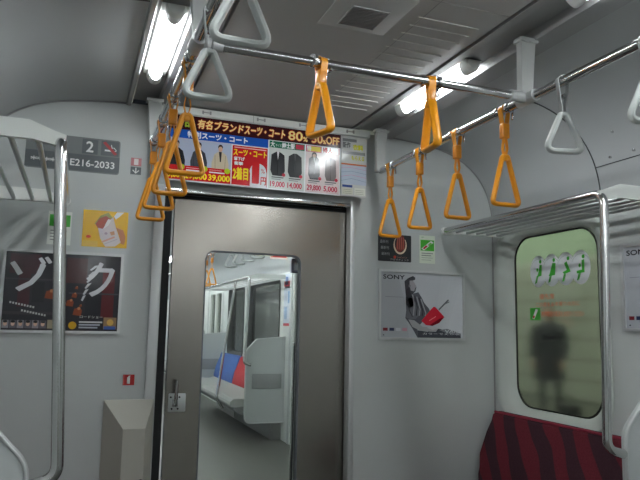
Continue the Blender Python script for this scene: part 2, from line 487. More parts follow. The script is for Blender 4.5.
# ------------------------------------------------------------------ hanging straps (origin at rail centre, ring in XZ plane)
def tri(w, h, ztop, r, nose):
    p = [(-nose,0,ztop),(nose,0,ztop),(w/2,0,ztop-h),(-w/2,0,ztop-h)]
    return fillet(p, [nose*.9, nose*.9, r, r], 6, True)
def strap(kind, drop, label, group):
    t = thing('hanging_strap', label, 'strap', (0,0,0), group)
    R = .0185
    def wide(bm, f):
        for v_ in bm.verts: v_.co.y *= f
    if kind == 'yellow':
        h = .180; bot = -drop+.008; top = bot+h; m = M_yel
        loop = [(-.010,0,-.055)]+[(R*math.cos(a), 0, R*math.sin(a)) for a in [PI+PI*.1-PI*1.2*k/12 for k in range(13)]]+[(.010,0,-.055)]
        bm = NB(); band(bm, loop, .024, .003, (0,1,0)); obj('belt', bm, m, t)
        zs = -.052 if drop > .3 else -.022
        hs = .058 if drop > .3 else .052
        bm = NB(); box(bm, -.0155, .0155, -.014, .014, zs-hs, zs, .006, 3); obj('sleeve', bm, M_yel2, t)
        if drop > .3:
            bm = NB()
            for q in (-1, 1): band(bm, [(q*.004,0,zs-hs+.006),(q*.010,0,(zs-hs+top)/2-.004),(q*.004,0,top+.004)], .014, .003, (0,1,0))
            band(bm, [(-.004,0,top+.006),(0,0,top-.012),(.004,0,top+.006)], .014, .003, (0,1,0))
            obj('link_belt', bm, m, t)
        bm = NB(); tube(bm, tri(.118 if drop > .3 else .116, h if drop > .3 else h-.025, top if drop > .3 else top-.025, .016, .011), .0088, 10, True)
        box(bm, -.013, .013, -.007, .007, (top if drop > .3 else top-.025)-.018, (top if drop > .3 else top-.025)+.008, .004); wide(bm, 1.35 if drop > .3 else 1.7)
        obj('ring', bm, m, t)
        # steel stopper on the rail
        bm = NB(); tube(bm, [(0,-.036,0),(0,-.026,0)], .021, 14); box(bm, .012, .016, -.037, -.025, -.045, 0, .001); obj('stopper', bm, M_chrome, t)
        bm = NB(); tube(bm, [(0,.026,0),(0,.036,0)], .021, 14); obj('stopper', bm, M_chrome, t)
    else:
        h = .122; bot = -drop+.009; top = bot+h; m = M_gry
        loop = [(-.005,0,top-.004)]+[(R*math.cos(a), 0, R*math.sin(a)) for a in [PI+PI*.1-PI*1.2*k/12 for k in range(13)]]+[(.005,0,top-.004)]
        bm = NB(); band(bm, loop, .020, .003, (0,1,0)); obj('belt', bm, M_gry2, t)
        bm = NB(); tube(bm, [(0,-.014,-.052),(0,.014,-.052)], .0075, 8); obj('clip', bm, M_chrome, t)
        bm = NB(); tube(bm, tri(.130, h, top, .022, .010), .0100, 10, True); wide(bm, 1.2); obj('ring', bm, m, t)
    return t
G1 = 'yellow hanging straps near the end wall'; G2 = 'grey hanging straps near the viewer'
sy = strap('yellow', .364, 'yellow hanging strap on the right rail, closest to the end wall', G1)
sy.location = (RX, 2.88, RZ)
dup(sy, (RX, 2.58, RZ), 0, 'yellow hanging strap on the right rail, second from end wall, above the green sticker')
dup(sy, (RX, 2.265, RZ), 0, 'yellow hanging strap on the right rail, third from the end wall')
dup(sy, (RX, 1.945, RZ), 0, 'yellow hanging strap on the right rail, beside the crossbar joint')
dup(sy, (-RX, 2.90, RZ), 0, 'yellow hanging strap on the left rail, lowest of the overlapping four in the photo')
dup(sy, (-RX, 2.60, RZ), 0, 'yellow hanging strap on the left rail, second from the end wall')
dup(sy, (-RX, 2.28, RZ), 0, 'yellow hanging strap on the left rail, third from the end wall')
dup(sy, (-RX, 1.945, RZ), 0, 'yellow hanging strap on the left rail, frontmost and highest of the overlapping four')
sc_ = strap('yellow', .232, 'yellow hanging strap on the crossbar, in front of the advert banner', 'yellow straps on the crossbar')
sc_.location = (-.195, YX, RZ+.002); sc_.rotation_euler = (0,0,PI/2+.30)
dup(sc_, (.192, YX, RZ+.002), PI/2-.12, 'yellow hanging strap on the crossbar, in front of the right tube light')
sg = strap('grey', .243, 'grey hanging strap on the right rail, hanging before the curved wall', G2)
sg.location = (RX, 1.635, RZ); sg.rotation_euler = (0,0,-.25)
dup(sg, (RX, 1.30, RZ), -.2, 'grey hanging strap on the right rail, cut by the photo edge')
dup(sg, (-RX, 1.60, RZ), 0, 'grey hanging strap on the left rail, lower of the two, just above the banner')
dup(sg, (-RX, 1.245, RZ), 0, 'grey hanging strap on the left rail, upper and larger of the two')

# ------------------------------------------------------------------ luggage racks, partitions, benches
def rack(s, y0, y1, label, zr=1.765, X=.965, xb=.935):
    t = thing('luggage_rack', label, 'luggage rack', (0,0,0), 'overhead luggage racks')
    bm = NB()
    pts = fillet([(s*X, y1, zr), (s*X, y0, zr), (s*xb, y0, .835), (s*(xb+.075), y0, .815)], [0,.055,.055,0], 8)
    tube(bm, pts, .0165, 16); obj('front_pole', bm, M_chrome, t)
    bm = NB(); tube(bm, [(s*X, y1-.005, zr), (s*X, y1+.018, zr)], .0205, 14); obj('end_cap', bm, M_white, t)
    for k in range(5):
        x = X+.06+k*(1.30-X-.06)/4.3
        bm = NB(); tube(bm, [(s*x, y0+.02, zr-.004), (s*x, y1-.015, zr-.004)], .0085, 10); obj('bar', bm, M_bar, t)
    for y in (y0, y1-.02):
        bm = NB()
        P = [(X-.012,zr-.02),(X+.012,zr-.024),(X+.075,zr-.012),(1.315,zr-.012),(1.315,zr+.042),(X+.085,zr+.042),(X+.02,zr+.018),(X-.014,zr+.008)]
        plate(bm, [(s*a, b) for a, b in P], [], ENDM, y+.004, y+.022); obj('end_plate', bm, M_white, t)
    ym = y1-.22
    bm = NB()
    for q in (0, .05): tube(bm, fillet([(s*1.31, ym+q, zr+.005), (s*1.285, ym+q, zr+.03), (s*1.285, ym+q, zr+.10)], .01), .006, 8)
    box(bm, min(s*1.30, s*1.275), max(s*1.30, s*1.275), ym-.01, ym+.06, zr+.085, zr+.10, .002)
    obj('wall_bracket', bm, M_chrome, t)
    return t
def partition(s, y, label, z0=.40, ztop=1.14, th=.035, xa=.995, curved=True):
    t = thing('seat_partition', label, 'partition', (0,0,0), 'seat end partitions')
    P = fillet([(1.338, z0, 0), (xa, z0, 0), (xa, ztop-.15, 0), (xa+.11, ztop-.03, 0), (1.338, ztop, 0)], [0,.07,.10,.05,0], 8)
    P = [(s*p.x, p.y) for p in P]
    bm = NB(); plate(bm, P, [], ENDM, y, y+th); pn = obj('panel', bm, M_part, t)
    bm = NB(); tube(bm, [(a, y-.002, b) for a, b in P], .007, 8); obj('edge_rim', bm, M_satin, pn)
    bm = NB(); box(bm, min(s*(xa+.07), s*1.30), max(s*(xa+.07), s*1.30), y-.010, y, .56, .72, .008); obj('inset_band', bm, mat('band_grey', (150,152,152), .5), pn)
    return t
def bench(s, y0, y1, label, mb, grp='seat benches'):
    t = thing('bench_seat', label, 'bench', (0,0,0), grp)
    bm = NB()
    P = [(1.3398,.46),(1.3398,.80),(1.315,.815),(1.285,.815),(1.262,.80),(1.235,.71),(1.19,.60),(1.165,.50),(1.165,.46)]
    loft(bm, [[(s*x, y, z) for x, z in P] for y in (y0, y1)], True)
    es = [e for e in bm.edges if len(e.link_faces) == 2 and any(len(f.verts) > 4 for f in e.link_faces)]
    bmesh.ops.bevel(bm, geom=es, offset=.02, segments=3, affect='EDGES')
    bk = obj('backrest', bm, mb, t)
    bm = NB(); tube(bm, [(s*1.275, y0+.02, .813), (s*1.275, y1-.02, .813)], .006, 8); obj('piping', bm, M_pipe if mb is M_stripe else mb, bk)
    bm = NB()
    P = [(1.20,.455),(1.20,.40),(.82,.36),(.77,.365),(.752,.39),(.757,.42),(.79,.448),(.85,.452),(1.1,.435),(1.16,.455)]
    loft(bm, [[(s*x, y, z) for x, z in P] for y in (y0, y1)], True); obj('cushion', bm, mb if mb is M_stripe else mat('pale_grey_upholstery', (168,170,166), .85), t)
    bm = NB()
    P = [(1.3398,.40),(1.3398,.24),(1.18,.20),(.84,.30),(.80,.34),(.80,.362),(1.19,.402)]
    loft(bm, [[(s*x, y, z) for x, z in P] for y in (y0+.005, y1-.005)], True); obj('base', bm, M_seatg, t)
    bm = NB(); box(bm, min(s*1.22, s*1.3398), max(s*1.22, s*1.3398), y0+.02, y1-.02, 0, .235, .004); obj('heater_panel', bm, M_house, t)
    return t
rack(1, 1.87, 2.99, 'steel tube luggage rack on the right wall above the window')
rack(-1, 1.93, 2.99, 'steel tube luggage rack on the left, seen from below', X=.93, xb=.878)
partition(1, 1.895, 'grey seat end partition at the lower right edge', xa=1.045, ztop=1.04, th=.02)
partition(-1, 1.955, 'grey rounded seat end partition at the lower left corner', xa=.955, ztop=1.02, th=.02)
bench(1, 1.94, 3.03, 'dark red striped bench below the right window', M_stripe)
bench(-1, 2.0, 3.07, 'dark red striped bench on the left, behind the left partition', M_stripe)

# ------------------------------------------------------------------ signs, stickers, posters on the end wall
K = (230, 232, 230)
p = Print(on_end(-1.115, 1.925), .402, .162, (112,116,117), .45, r=.012)
p.poly([(.0,.03),(.97,.03),(1,.08),(1,.50),(0,.50)], (84,90,93), 1)
p.rect(.585,.53,.755,.96,(84,90,93),1); p.rect(.79,.53,.985,.96,(84,90,93),1)
p.text('2', .63, .59, .30, K, bold=.0014)
p.rect(.83,.66,.91,.71,K,2); p.line([(.93,.66),(.96,.70),(.93,.78),(.91,.76),(.90,.86)], .0035, K, 2)
p.poly([(.805,.90),(.835,.94),(.97,.60),(.94,.56)], (176,44,52), 4)
p.text('E216-2033', .47, .16, .19, K, width=.475, bold=.0008)
p.text('****', .06, .22, .10, K, width=.26, bold=.0008)
setp(p.done('car_number_sign'), 'dark grey plate reading E216-2033 with a 2 and no-smoking symbol', 'sign')

p = Print(on_end(-.663, 1.934), .050, .082, (182,186,186), .45)
p.rect(.02,.52,.98,.99,(196,120,126),1); p.rect(.30,.58,.70,.94,(226,214,214),2); p.rect(.02,.02,.98,.46,(96,102,106),1)
p.line([(.5,.42),(.5,.12)], .005, K, 2); p.line([(.22,.27),(.5,.10),(.78,.27)], .005, K, 3)
setp(p.done('arrow_sticker'), 'small red and grey sticker with a white down arrow', 'sticker')

p = Print(on_end(-1.0, 1.585), .098, .150, (222,226,218), .4)
p.rect(.06,.55,.94,.90,(62,172,52),1); p.poly([(.25,.60),(.36,.56),(.78,.82),(.66,.87)], K, 2); p.poly([(.30,.615),(.38,.59),(.52,.68),(.44,.71)], (200,60,50), 3)
for k in range(4): p.line([(.12,.42-k*.09),(.82-.1*(k % 2),.42-k*.09)], .004, (120,124,120), 2)
setp(p.done('phone_sticker'), 'green and white phone notice sticker half hidden behind the left pole', 'sticker')

p = Print(on_end(-.855, 1.585), .196, .168, (226,176,20), .25)
p.rect(.0,.0,.35,.16,(222,184,70),1); p.ell(.14,.27,.055,.035,(214,70,30),2)
p.poly([(.25,.62),(.38,.86),(.55,.96),(.66,.80),(.60,.66),(.45,.55)], (150,150,60), 2)
p.poly([(.28,.62),(.36,.78),(.50,.86),(.62,.78),(.66,.60),(.50,.48),(.34,.50)], (168,66,34), 3)
p.poly([(.34,.52),(.44,.50),(.56,.72),(.66,.84),(.72,.60),(.86,.16),(.74,.04),(.52,.02),(.40,.24)], (216,206,204), 4)
p.poly([(.46,.50),(.56,.60),(.62,.76),(.55,.78),(.49,.62)], (240,238,234), 5)
p.poly([(.74,.56),(.90,.50),(.96,.30),(.94,.10),(.86,.12),(.82,.34)], (196,128,84), 3)
p.poly([(.68,.86),(.74,.98),(.90,.99),(.80,.86),(.72,.78)], (244,244,236), 5)
p.ell(.52,.38,.035,.03,(170,150,156),5); p.line([(.44,.14),(.72,.30)], .008, (214,160,140), 5); p.line([(.48,.08),(.78,.24)], .004, (190,176,180), 5); p.poly([(.60,.42),(.70,.46),(.72,.36),(.64,.33)], (206,150,110), 5)
setp(p.done('food_sticker'), 'yellow food advert sticker with a wrapped snack, above the framed poster', 'sticker')

# big framed poster
po = thing('framed_poster', 'silver framed dark poster with two large white characters', 'poster', (0,0,0))
def frame(place, w, h, b, m, parent, d=.012):
    bm = NB()
    o_ = [(0,0),(w,0),(w,h),(0,h)]; i_ = [(b,b),(w-b,b),(w-b,h-b),(b,h-b)]
    plate(bm, o_, [i_], place, 0.0, d)
    return obj('frame', bm, m, parent)
pl = on_end(-1.168, 1.195); w, h = .500, .362
frame(pl, w, h, .012, M_satin, po)
p = Print(on_end(-1.158, 1.205), w-.02, h-.02, (46,44,50), .12, .003)
for i_, (a, b, c, d, col) in enumerate(((.04,.72,.30,.97,(66,36,44)),(.12,.30,.22,.80,(70,40,46)),(.84,.18,.95,.80,(92,34,38)),(.52,.62,.70,.95,(74,44,46)),(.24,.36,.34,.62,(34,33,38)),(.44,.10,.52,.60,(60,58,62)),(.70,.20,.84,.56,(38,38,44)),(.0,.20,.5,.24,(60,56,60)),(.55,.48,.99,.50,(70,66,72)),(.0,.64,.5,.66,(64,60,66)))):
    p.rect(a, b, c, d, col, .3+.12*i_)
for u, v, r in ((.39,.46,.045),(.60,.46,.024),(.615,.56,.014),(.565,.36,.034),(.635,.25,.04),(.66,.33,.012)): p.poly([(u-r,v-r),(u+r*.8,v-r*1.3),(u+r,v+r*.6),(u+r*.3,v+r*1.4),(u-r*.7,v+r)], (138,70,44), 2); p.ell(u+r*.3, v+r*1.1, r*.35, r*.35, (196,130,90), 2.5)
p.text('ゾ', .045, .50, .44, (214,214,218), l=4, width=.34, bold=.003)
p.text('ク', .70, .46, .44, (206,206,210), l=4, width=.24, bold=.003)
for q in range(6): p.poly([(.66+.012*q+.0,.40+.08*q),(.675+.012*q,.39+.08*q),(.70+.022*q,.47+.08*q),(.675+.018*q,.46+.08*q)], (196,196,200), 3)
for k in range(2):
    for q in range(9): p.rect(.06+.10*k+q*.024, .34-.10*k-q*.007, .075+.10*k+q*.024, .365-.10*k-q*.007, (196,194,192), 3)
for k in range(6):
    p.rect(.01+k*.062, .03, .066+k*.062, .13, ((96,92,100) if k % 2 else (140,132,140)), 2); p.ell(.038+k*.062, .085, .016, .02, (206,170,150), 3); p.ell(.038+k*.062, .112, .018, .012, (30,26,28), 4)
p.rect(.385,.03,.44,.14,(150,140,120),3)
p.ell(.60,.075,.035,.035,(206,160,40),3)
p.text('ロードショー', .66, .17, .035, (210,210,206), width=.2)
for k in range(3): p.rect(.655,.11-k*.035,.86-.02*k,.13-k*.035,((170,174,190) if k else (200,200,204)),2)
p.rect(.87,.03,.985,.185,(150,120,90),2); p.rect(.875,.03,.98,.07,(70,100,170),3); p.ell(.93,.12,.03,.03,(214,170,90),3)
p.done('print', po)

# small red sign and the extinguisher cabinet
p = Print(on_end(-.642, .968), .050, .047, (176,24,26), .4); p.rect(.36,.14,.62,.74,K,1); p.poly([(.40,.74),(.58,.74),(.66,.90),(.50,.88)], K, 2); p.rect(.05,.05,.10,.95,(214,120,110),1)
setp(p.done('extinguisher_sign'), 'small red and white fire extinguisher sign above the beige cabinet', 'sign')
cb = thing('extinguisher_cabinet', 'beige tapered cabinet on the end wall left of the door', 'cabinet', (-.610, D, 0))
bm = NB()
O = [(-.108,.05),(.108,.05),(.108,.905),(-.108,.905)]; I = [(-.026,.05),(.068,.05),(.068,.79),(-.026,.79)]
loft(bm, [[(x, -.0, z) for x, z in O], [(x, -.014, z) for x, z in O], [(x, -.10, z) for x, z in I]], True)
obj('body', bm, M_cab, cb, ang=20)
bm = NB(); tube(bm, [(.058,-.100,.565),(.058,-.112,.565)], .013, 14); obj('knob', bm, M_dark, cb)

# right side of end wall: small dark notice, green notice, framed poster
p = Print(on_end(.619, 1.597), .198, .145, (40,42,46), .3, r=.006)
p.ell(.66,.62,.20,.25,(226,206,180),1); p.ell(.66,.66,.165,.23,(40,42,46),2)
p.poly([(.52,.50),(.56,.86),(.62,1.0),(.74,1.0),(.80,.84),(.80,.52),(.68,.36),(.58,.38)], (116,40,34), 3)
for k in range(4): p.line([(.57+k*.06,.46),(.59+k*.055,.92)], .003, (196,110,90), 4)
for k in range(3): p.text('最新刊', .06+.02*k, .66-.22*k, .13-.01*k, (190,190,192), l=2, width=.24)
p.ell(.50,.17,.04,.04,(206,60,40),3); p.text('シャンパン', .57, .13, .07, (214,160,140), width=.3); p.text('アロマティック', .36, .045, .06, (210,208,206), width=.56)
setp(p.done('magazine_sticker'), 'small black advert sticker above the grey framed poster', 'sticker')
p = Print(on_end(.868, 1.597), .096, .153, (214,222,206), .3)
p.rect(.06,.45,.94,.84,(70,180,48),1)
p.poly([(.12,.52),(.28,.46),(.90,.76),(.74,.82)], K, 2); p.poly([(.20,.53),(.30,.50),(.52,.61),(.40,.65)], (206,60,60), 3); p.poly([(.52,.66),(.62,.62),(.80,.72),(.70,.76)], (120,190,90), 3)
for k in range(4): p.line([(.12,.36-k*.08),(.86-.12*(k % 2),.36-k*.08)], .0042 if k < 2 else .002, (120,126,120), 2)
p.text('お願い', .10, .90, .05, (90,150,90), width=.2)
setp(p.done('phone_sticker'), 'small green and white phone notice sticker right of the black advert sticker', 'sticker')

def sony(place, w, h, po, side):
    frame(place(0, 0), w, h, .013, M_satin, po)
    p = Print(place(.01, .01), w-.02, h-.02, (186,189,195), .14, .003)
    # soft tonal bands of the studio backdrop
    for k in range(6): p.poly([(.62+k*.03,.0),(1,.0),(1,1-k*.03),(.74+k*.04,.98-k*.05)], (190+k*3,193+k*3,198+k*3), .2+k*.12)
    p.poly([(0,0),(.34,0),(.30,.5),(.2,1),(0,1)], (178,181,187), .5)
    p.text('SONY', .035, .885, .062, (36,36,40), l=3, width=.25, bold=.0008)
    p.line([(.06,.615),(.27,.615)], .0018, (120,122,128), 2)
    # seated figure in profile, looking up, laptop on the lap
    p.poly([(.285,.86),(.33,.91),(.385,.945),(.415,.92),(.41,.885),(.385,.875),(.405,.835),(.428,.776),(.415,.71),(.38,.66),(.33,.62),(.30,.64),(.292,.75)], (62,62,68), 3)
    p.poly([(.345,.87),(.385,.875),(.405,.835),(.428,.785),(.412,.76),(.40,.71),(.36,.72),(.345,.80)], (156,154,158), 4)
    p.ell(.345,.79,.012,.016,(120,118,122),5)
    p.poly([(.30,.72),(.34,.78),(.35,.70),(.39,.60),(.40,.50),(.34,.44),(.30,.52)], (46,46,52), 5)
    p.poly([(.33,.64),(.40,.68),(.45,.70),(.49,.62),(.52,.54),(.58,.45),(.60,.38),(.50,.25),(.44,.16),(.44,.01),(.376,.15),(.33,.24),(.295,.30),(.305,.42),(.30,.54)], (84,85,92), 4)
    p.poly([(.32,.60),(.37,.62),(.44,.50),(.47,.36),(.42,.29),(.35,.28),(.30,.31),(.305,.45)], (104,105,112), 5); p.line([(.33,.56),(.34,.42),(.38,.32)], .004, (58,58,64), 5.5)
    for q in range(5): p.line([(.38+q*.025,.66-q*.015),(.40+q*.035,.50-q*.03),(.39+q*.035,.34)], .0065, ((148,148,154),(52,52,58))[q % 2], 6)
    p.poly([(.33,.28),(.40,.27),(.50,.175),(.62,.165),(.69,.15),(.66,.10),(.56,.105),(.46,.12),(.376,.17)], (166,165,168), 6)
    p.poly([(.44,.12),(.56,.10),(.70,.15),(.84,.10),(.97,.07),(.97,.0),(.44,.0)], (66,68,76), 5)
    p.poly([(.70,.13),(.80,.15),(.97,.08),(.97,.05),(.80,.08)], (126,128,134), 6)
    p.line([(.70,.44),(.76,.52),(.82,.60)], .008, (96,98,104), 4); p.line([(.77,.53),(.83,.57)], .006, (120,122,128), 4)
    p.poly([(.485,.263),(.60,.44),(.637,.487),(.66,.475),(.767,.33),(.70,.235),(.62,.19),(.54,.20)], (196,36,54), 7); p.poly([(.70,.30),(.767,.33),(.70,.235),(.62,.19),(.58,.195)], (116,22,36), 8)
    p.line([(.58,.27),(.66,.335)], .004, (236,120,130), 9)
    p.poly([(.55,.16),(.60,.185),(.665,.17),(.68,.145),(.62,.13)], (190,188,190), 8)
    for k, c in enumerate(((132,44,52),(52,60,92),(206,208,214),(206,150,166))): p.rect(.035+k*.075, .105, .09+k*.075, .15, c, 2)
    p.rect(.035,.035,.05,.05,(60,62,66),2)
    p.text('VAIO', .77, .085, .05, (214,216,220), l=9, width=.2); p.text('カラーでえらぶ', .50, .055, .03, (214,216,220), l=9, width=.45)
    p.done('print', po)
po = thing('framed_poster', 'silver framed grey poster with a seated person holding a red laptop', 'poster', (0,0,0), 'grey framed posters')
sony(lambda a, b: on_end(.622+a, 1.184+b), .524, .370, po, 0)
po = thing('framed_poster', 'grey framed poster on the right wall, cut by the photo edge', 'poster', (0,0,0), 'grey framed posters')
sony(lambda a, b: on_right(2.165-a, 1.252+b), .524, .370, po, 1)

# ------------------------------------------------------------------ advert banner over the door
bh = thing('banner_holder', 'white clip rail above the door holding the adverts', 'holder', (0,0,0))
bm = NB(); box(bm, -.552, .535, 3.025, 3.06, 2.235, 2.272, .003); obj('rail', bm, M_white, bh)
for x in (-.33, -.06, .16, .42):
    bm = NB(); box(bm, x-.022, x+.022, 3.022, 3.026, 2.2525, 2.2565)
    for q in (-.018, .018): box(bm, x+q-.004, x+q+.004, 3.021, 3.026, 2.246, 2.262)
    obj('clip', bm, M_house, bh)
bm = NB(); box(bm, -.10, -.098, 3.0235, 3.0265, 2.235, 2.272); obj('joint_line', bm, M_house, bh)
for x0, x1 in ((-.5,-.44),(.40,.46)):
    bm = NB(); box(bm, x0, x1, 3.06, D, 2.245, 2.262); obj('mount', bm, M_white, bh)

RED = (206,28,34); YL = (250,222,40); WH = (236,238,240)
BW, BH = .872, .322
p = Print(on_end(-.502, 1.912, 3.035), BW, BH, WH, .16, .001)
def U(px): return ((px)-165)/(340-165)       # handy scale along the banner
# headline
p.rect(0,.775,1,.995,(58,18,22),1)
p.text('品', .085, .82, .13, (170,190,60), l=3, width=.05, bold=.002)
for off, c, l, b in ((0,(206,66,20),3,.0045),(0,(255,226,150),5,.0012)):
    p.text('有名ブランド', .15, .82, .135, c, l=l, width=.255, shear=.12, bold=b)
    p.text('スーツ・コート', .415, .82, .13, c, l=l, width=.235, shear=.12, bold=b)
    p.text('80', .675, .815, .14, c, l=l, width=.085, bold=b); p.text('%', .765, .815, .07, c, l=l, width=.026, bold=b*.6)
    p.text('〜', .793, .87, .03, c, l=l, width=.022, bold=b*.6)
    p.text('50', .818, .815, .13, c, l=l, width=.066, bold=b); p.text('%', .887, .815, .06, c, l=l, width=.018, bold=b*.6)
    p.text('OFF', .908, .82, .12, c, l=l, width=.082, bold=b*.7)
# left panel
p.rect(0,.645,.556,.775,(28,84,178),1)
p.text('特別スーツ・コート', .10, .665, .095, WH, l=3, width=.335, bold=.0014)
p.rect(0,.02,.556,.645,(176,184,206),1)
def man(u, coat, shirt, w_=.045, top=.61):
    p.ell(u, top-.045, .0135, .016, (60,44,38), 3); p.ell(u, top-.075, .012, .015, (206,164,140), 4)
    p.poly([(u-.012,top-.115),(u+.012,top-.115),(u+w_*.75,top-.16),(u+w_*1.05,top-.30),(u+w_,.20),(u-w_*.95,.20),(u-w_,top-.30),(u-w_*.7,top-.16)], coat, 3)
    p.poly([(u-.008,top-.115),(u+.008,top-.115),(u+.005,.34),(u-.001,.34)], shirt, 4)
    p.line([(u-w_*.62,.44),(u-w_*.55,.22)], .002, tuple(int(v*.7) for v in coat), 4); p.line([(u+w_*.62,.44),(u+w_*.58,.22)], .002, tuple(int(v*.7) for v in coat), 4)
man(.045, (38,40,48), (206,208,214)); man(.165, (70,72,80), (120,60,60)); man(.283, (206,190,164), (56,52,54), .047)
p.rect(0,.02,.345,.235,RED,4)
for u, t_ in ((-.0,'9,000'),(.09,'29,000'),(.218,'39,000')): p.text(t_, u+.004, .035, .10, YL, l=6, width=.08 if u <= 0 else .118, bold=.0014)
for u in (.075,.20,.325): p.ell(u, .21, .016, .016, (190,206,40), 6)
for u in (.10,.225): p.line([(u,.17),(u+.085,.17)], .006, WH, 6); p.line([(u,.205),(u+.07,.205)], .003, (240,170,170), 6)
# red offer block
p.rect(.345,.01,.558,.635,WH,5); p.rect(.35,.02,.553,.625,(200,26,34),6)
p.text('スーツ・コート', .357, .475, .095, YL, l=8, width=.19, bold=.0012)
p.line([(.36,.595),(.545,.595)], .005, (240,190,190), 8)
p.text('値下げ', .36, .395, .055, WH, l=8, width=.06, bold=.0008); p.text('衝撃', .362, .325, .05, WH, l=8, width=.05, bold=.0008)
p.text('2着目', .357, .10, .19, YL, l=8, width=.085, bold=.0016)
p.ell(.50,.25,.048,.048,(222,222,228),7); p.rect(.455,.02,.55,.25,(222,222,228),7.5)
p.text('1', .468, .07, .31, RED, l=9, width=.036, bold=.003); p.text('円', .517, .05, .12, RED, l=9, width=.03, bold=.001); p.text('%', .517, .23, .07, RED, l=9, width=.022)
# two suit panels
for k, (a, b, hc) in enumerate(((.563,.775,(40,110,84)),(.783,.993,(206,120,130)))):
    p.rect(a,.015,b,.765,(206,210,206) if k == 0 else (222,206,206),2); p.rect(a,.66,b,.765,hc,3)
    p.text('大' if k == 0 else '特', a+.006, .668, .09, WH, l=5, width=.026, bold=.0008); p.text('紳士服' if k == 0 else '婦人', a+(.075 if k == 0 else .105), .67, .085, WH if k == 0 else (190,40,50), l=5, width=.075 if k == 0 else .06, bold=.001)
    if k: p.rect(a+.012,.675,a+.09,.75,(226,206,80),4); p.rect(a+.097,.662,b-.006,.762,WH,4)
    else: p.text('サイズ', a+.036, .68, .045, WH, l=5, width=.035); p.rect(b-.055,.675,b-.006,.75,(190,60,80),4)
    for q, u in enumerate((a+.052, a+.155)):
        c = ((44,46,50),(58,60,62)) if k == 0 else ((52,48,54),(120,110,110))
        wq = .043 if k == 0 else .036
        p.poly([(u-.010,.60),(u+.010,.60),(u+wq*.9,.55),(u+wq,.30),(u+wq*.7,.22),(u-wq*.7,.22),(u-wq,.30),(u-wq*.9,.55)], c[q], 4)
        p.poly([(u-.007,.60),(u+.007,.60),(u,.47)], (226,226,228) if q == 0 else (90,90,92), 5)
        p.line([(u,.47),(u,.24)], .0015, (20,20,22), 5)
        if k and q == 0: p.ell(u,.61,.016,.019,(46,36,38),4); p.ell(u,.60,.009,.011,(222,180,160),5)
        p.line([(u-.035,.195),(u+.036,.195)], .006, (110,112,116), 4); p.line([(u-.035,.165),(u+.020,.165)], .004, (140,142,146), 4); p.ell(u+.036,.24,.010,.010,(206,60,80),6)
        p.text(('19,000','14,000','29,800','5,000')[k*2+q], u-.042, .035, .095, (200,60,90), l=5, width=.085, bold=.0010)
bn = setp(p.done('advert_banner'), 'long colourful suit sale banner hanging over the door', 'banner')
# narrow advert on the right
p = Print(on_end(.373, 1.912, 3.03), .142, .318, (196,198,196), .14, .001)
p.text('新作', .05, .80, .10, (90,92,94), l=3, width=.3, bold=.001); p.text('衣料', .45, .78, .09, (200,196,40), l=3, width=.4, bold=.002)
p.rect(.04,.91,.6,.96,(120,122,124),1); p.rect(.04,.70,.95,.75,(140,142,144),1); p.text('もらえる', .40, .61, .07, (196,190,50), l=3, width=.5, bold=.001)
p.rect(.0,.52,1,.545,(206,110,70),2); p.rect(.0,.20,1,.52,(178,188,206),1)
for k in range(4): p.line([(.0,.25+k*.07),(.4,.30+k*.06),(1,.26+k*.065)], .002, (206,140,170) if k % 2 else (130,150,170), 2)
p.rect(.05,.15,.45,.19,(60,80,140),2); p.rect(.04,.03,.47,.13,(206,206,190),2); p.rect(.53,.03,.96,.15,(214,216,206),2)
for k in range(3): p.line([(.08,.05+k*.03),(.42,.05+k*.03)], .0015, (120,120,110), 3); p.line([(.57,.05+k*.03),(.9,.05+k*.03)], .0015, (120,120,110), 3)
setp(p.done('advert_card'), 'narrow pale map advert at the right end of the banner', 'advert')

# window stickers on the right window (on the glass)
p = Print(on_right(2.84, 1.470, 1.392), .435, .165, (150,156,160), .5, .0006, r=.001)
p.bm.free(); p.bm = NB(); p.mats = []
for k in range(4):
    u = .145+k*.235
    p.ell(u, .5, .148, .19, (222,224,228), .2+k*.3, n=28)
    p.line([(u+.148*math.cos(a_), .5+.39*math.sin(a_)) for a_ in [PI*(.15+.7*q/10) for q in range(11)]], .0015, (120,150,116), .35+k*.3)
for k in range(4):
    u = .145+k*.235; g = (58,170,46); l = 5
    p.ell(u+.045, .80, .022, .022, g, l)
    body = [[(u+.0,.42),(u+.03,.70),(u+.07,.70),(u+.06,.36),(u-.03,.32)], [(u-.03,.40),(u+.02,.72),(u+.075,.70),(u+.06,.34),(u-.05,.32)],
            [(u-.02,.66),(u+.02,.72),(u+.08,.40),(u-.02,.34),(u-.05,.40),(u+.02,.46)], [(u+.02,.70),(u+.06,.72),(u+.06,.34),(u-.06,.32),(u-.06,.40),(u+.02,.42)]][k]
    p.poly(body, g, l); p.line([(u-.02,.34),(u-.05,.12)], .008, g, l); p.line([(u+.0,.34),(u-.03,.14)] , .005, g, l+1)
    if k in (0, 3): p.ell(u-.01,.55,.018,.022,g,l+1)
setp(p.done('priority_seat_sticker'), 'four overlapping silver ovals with green seated figures on the window', 'sticker')
def redlines(name, y, z, w, h, lines, label):
    p = Print(on_right(y+.06, z, 1.392), w, h, (200,70,40), .6, .0003); p.bm.free(); p.bm = NB(); p.mats = []
    for (t, u, v, hh, ww) in lines: p.text(t, u, v, hh, (226,96,60), l=1, width=ww)
    setp(p.done(name), label, 'sticker')
redlines('window_notice', 2.74, 1.362, .33, .075, [('優先席', .08,.60,.36,.34),('この席をお年寄りの方に', .0,.10,.30,.95)], 'two lines of orange red lettering below the silver ovals')
redlines('window_notice', 2.70, 1.318, .30, .03, [('携帯電話の電源をお切りください', 0,0,.9,1)], 'single line of orange red lettering beside the small green sticker')
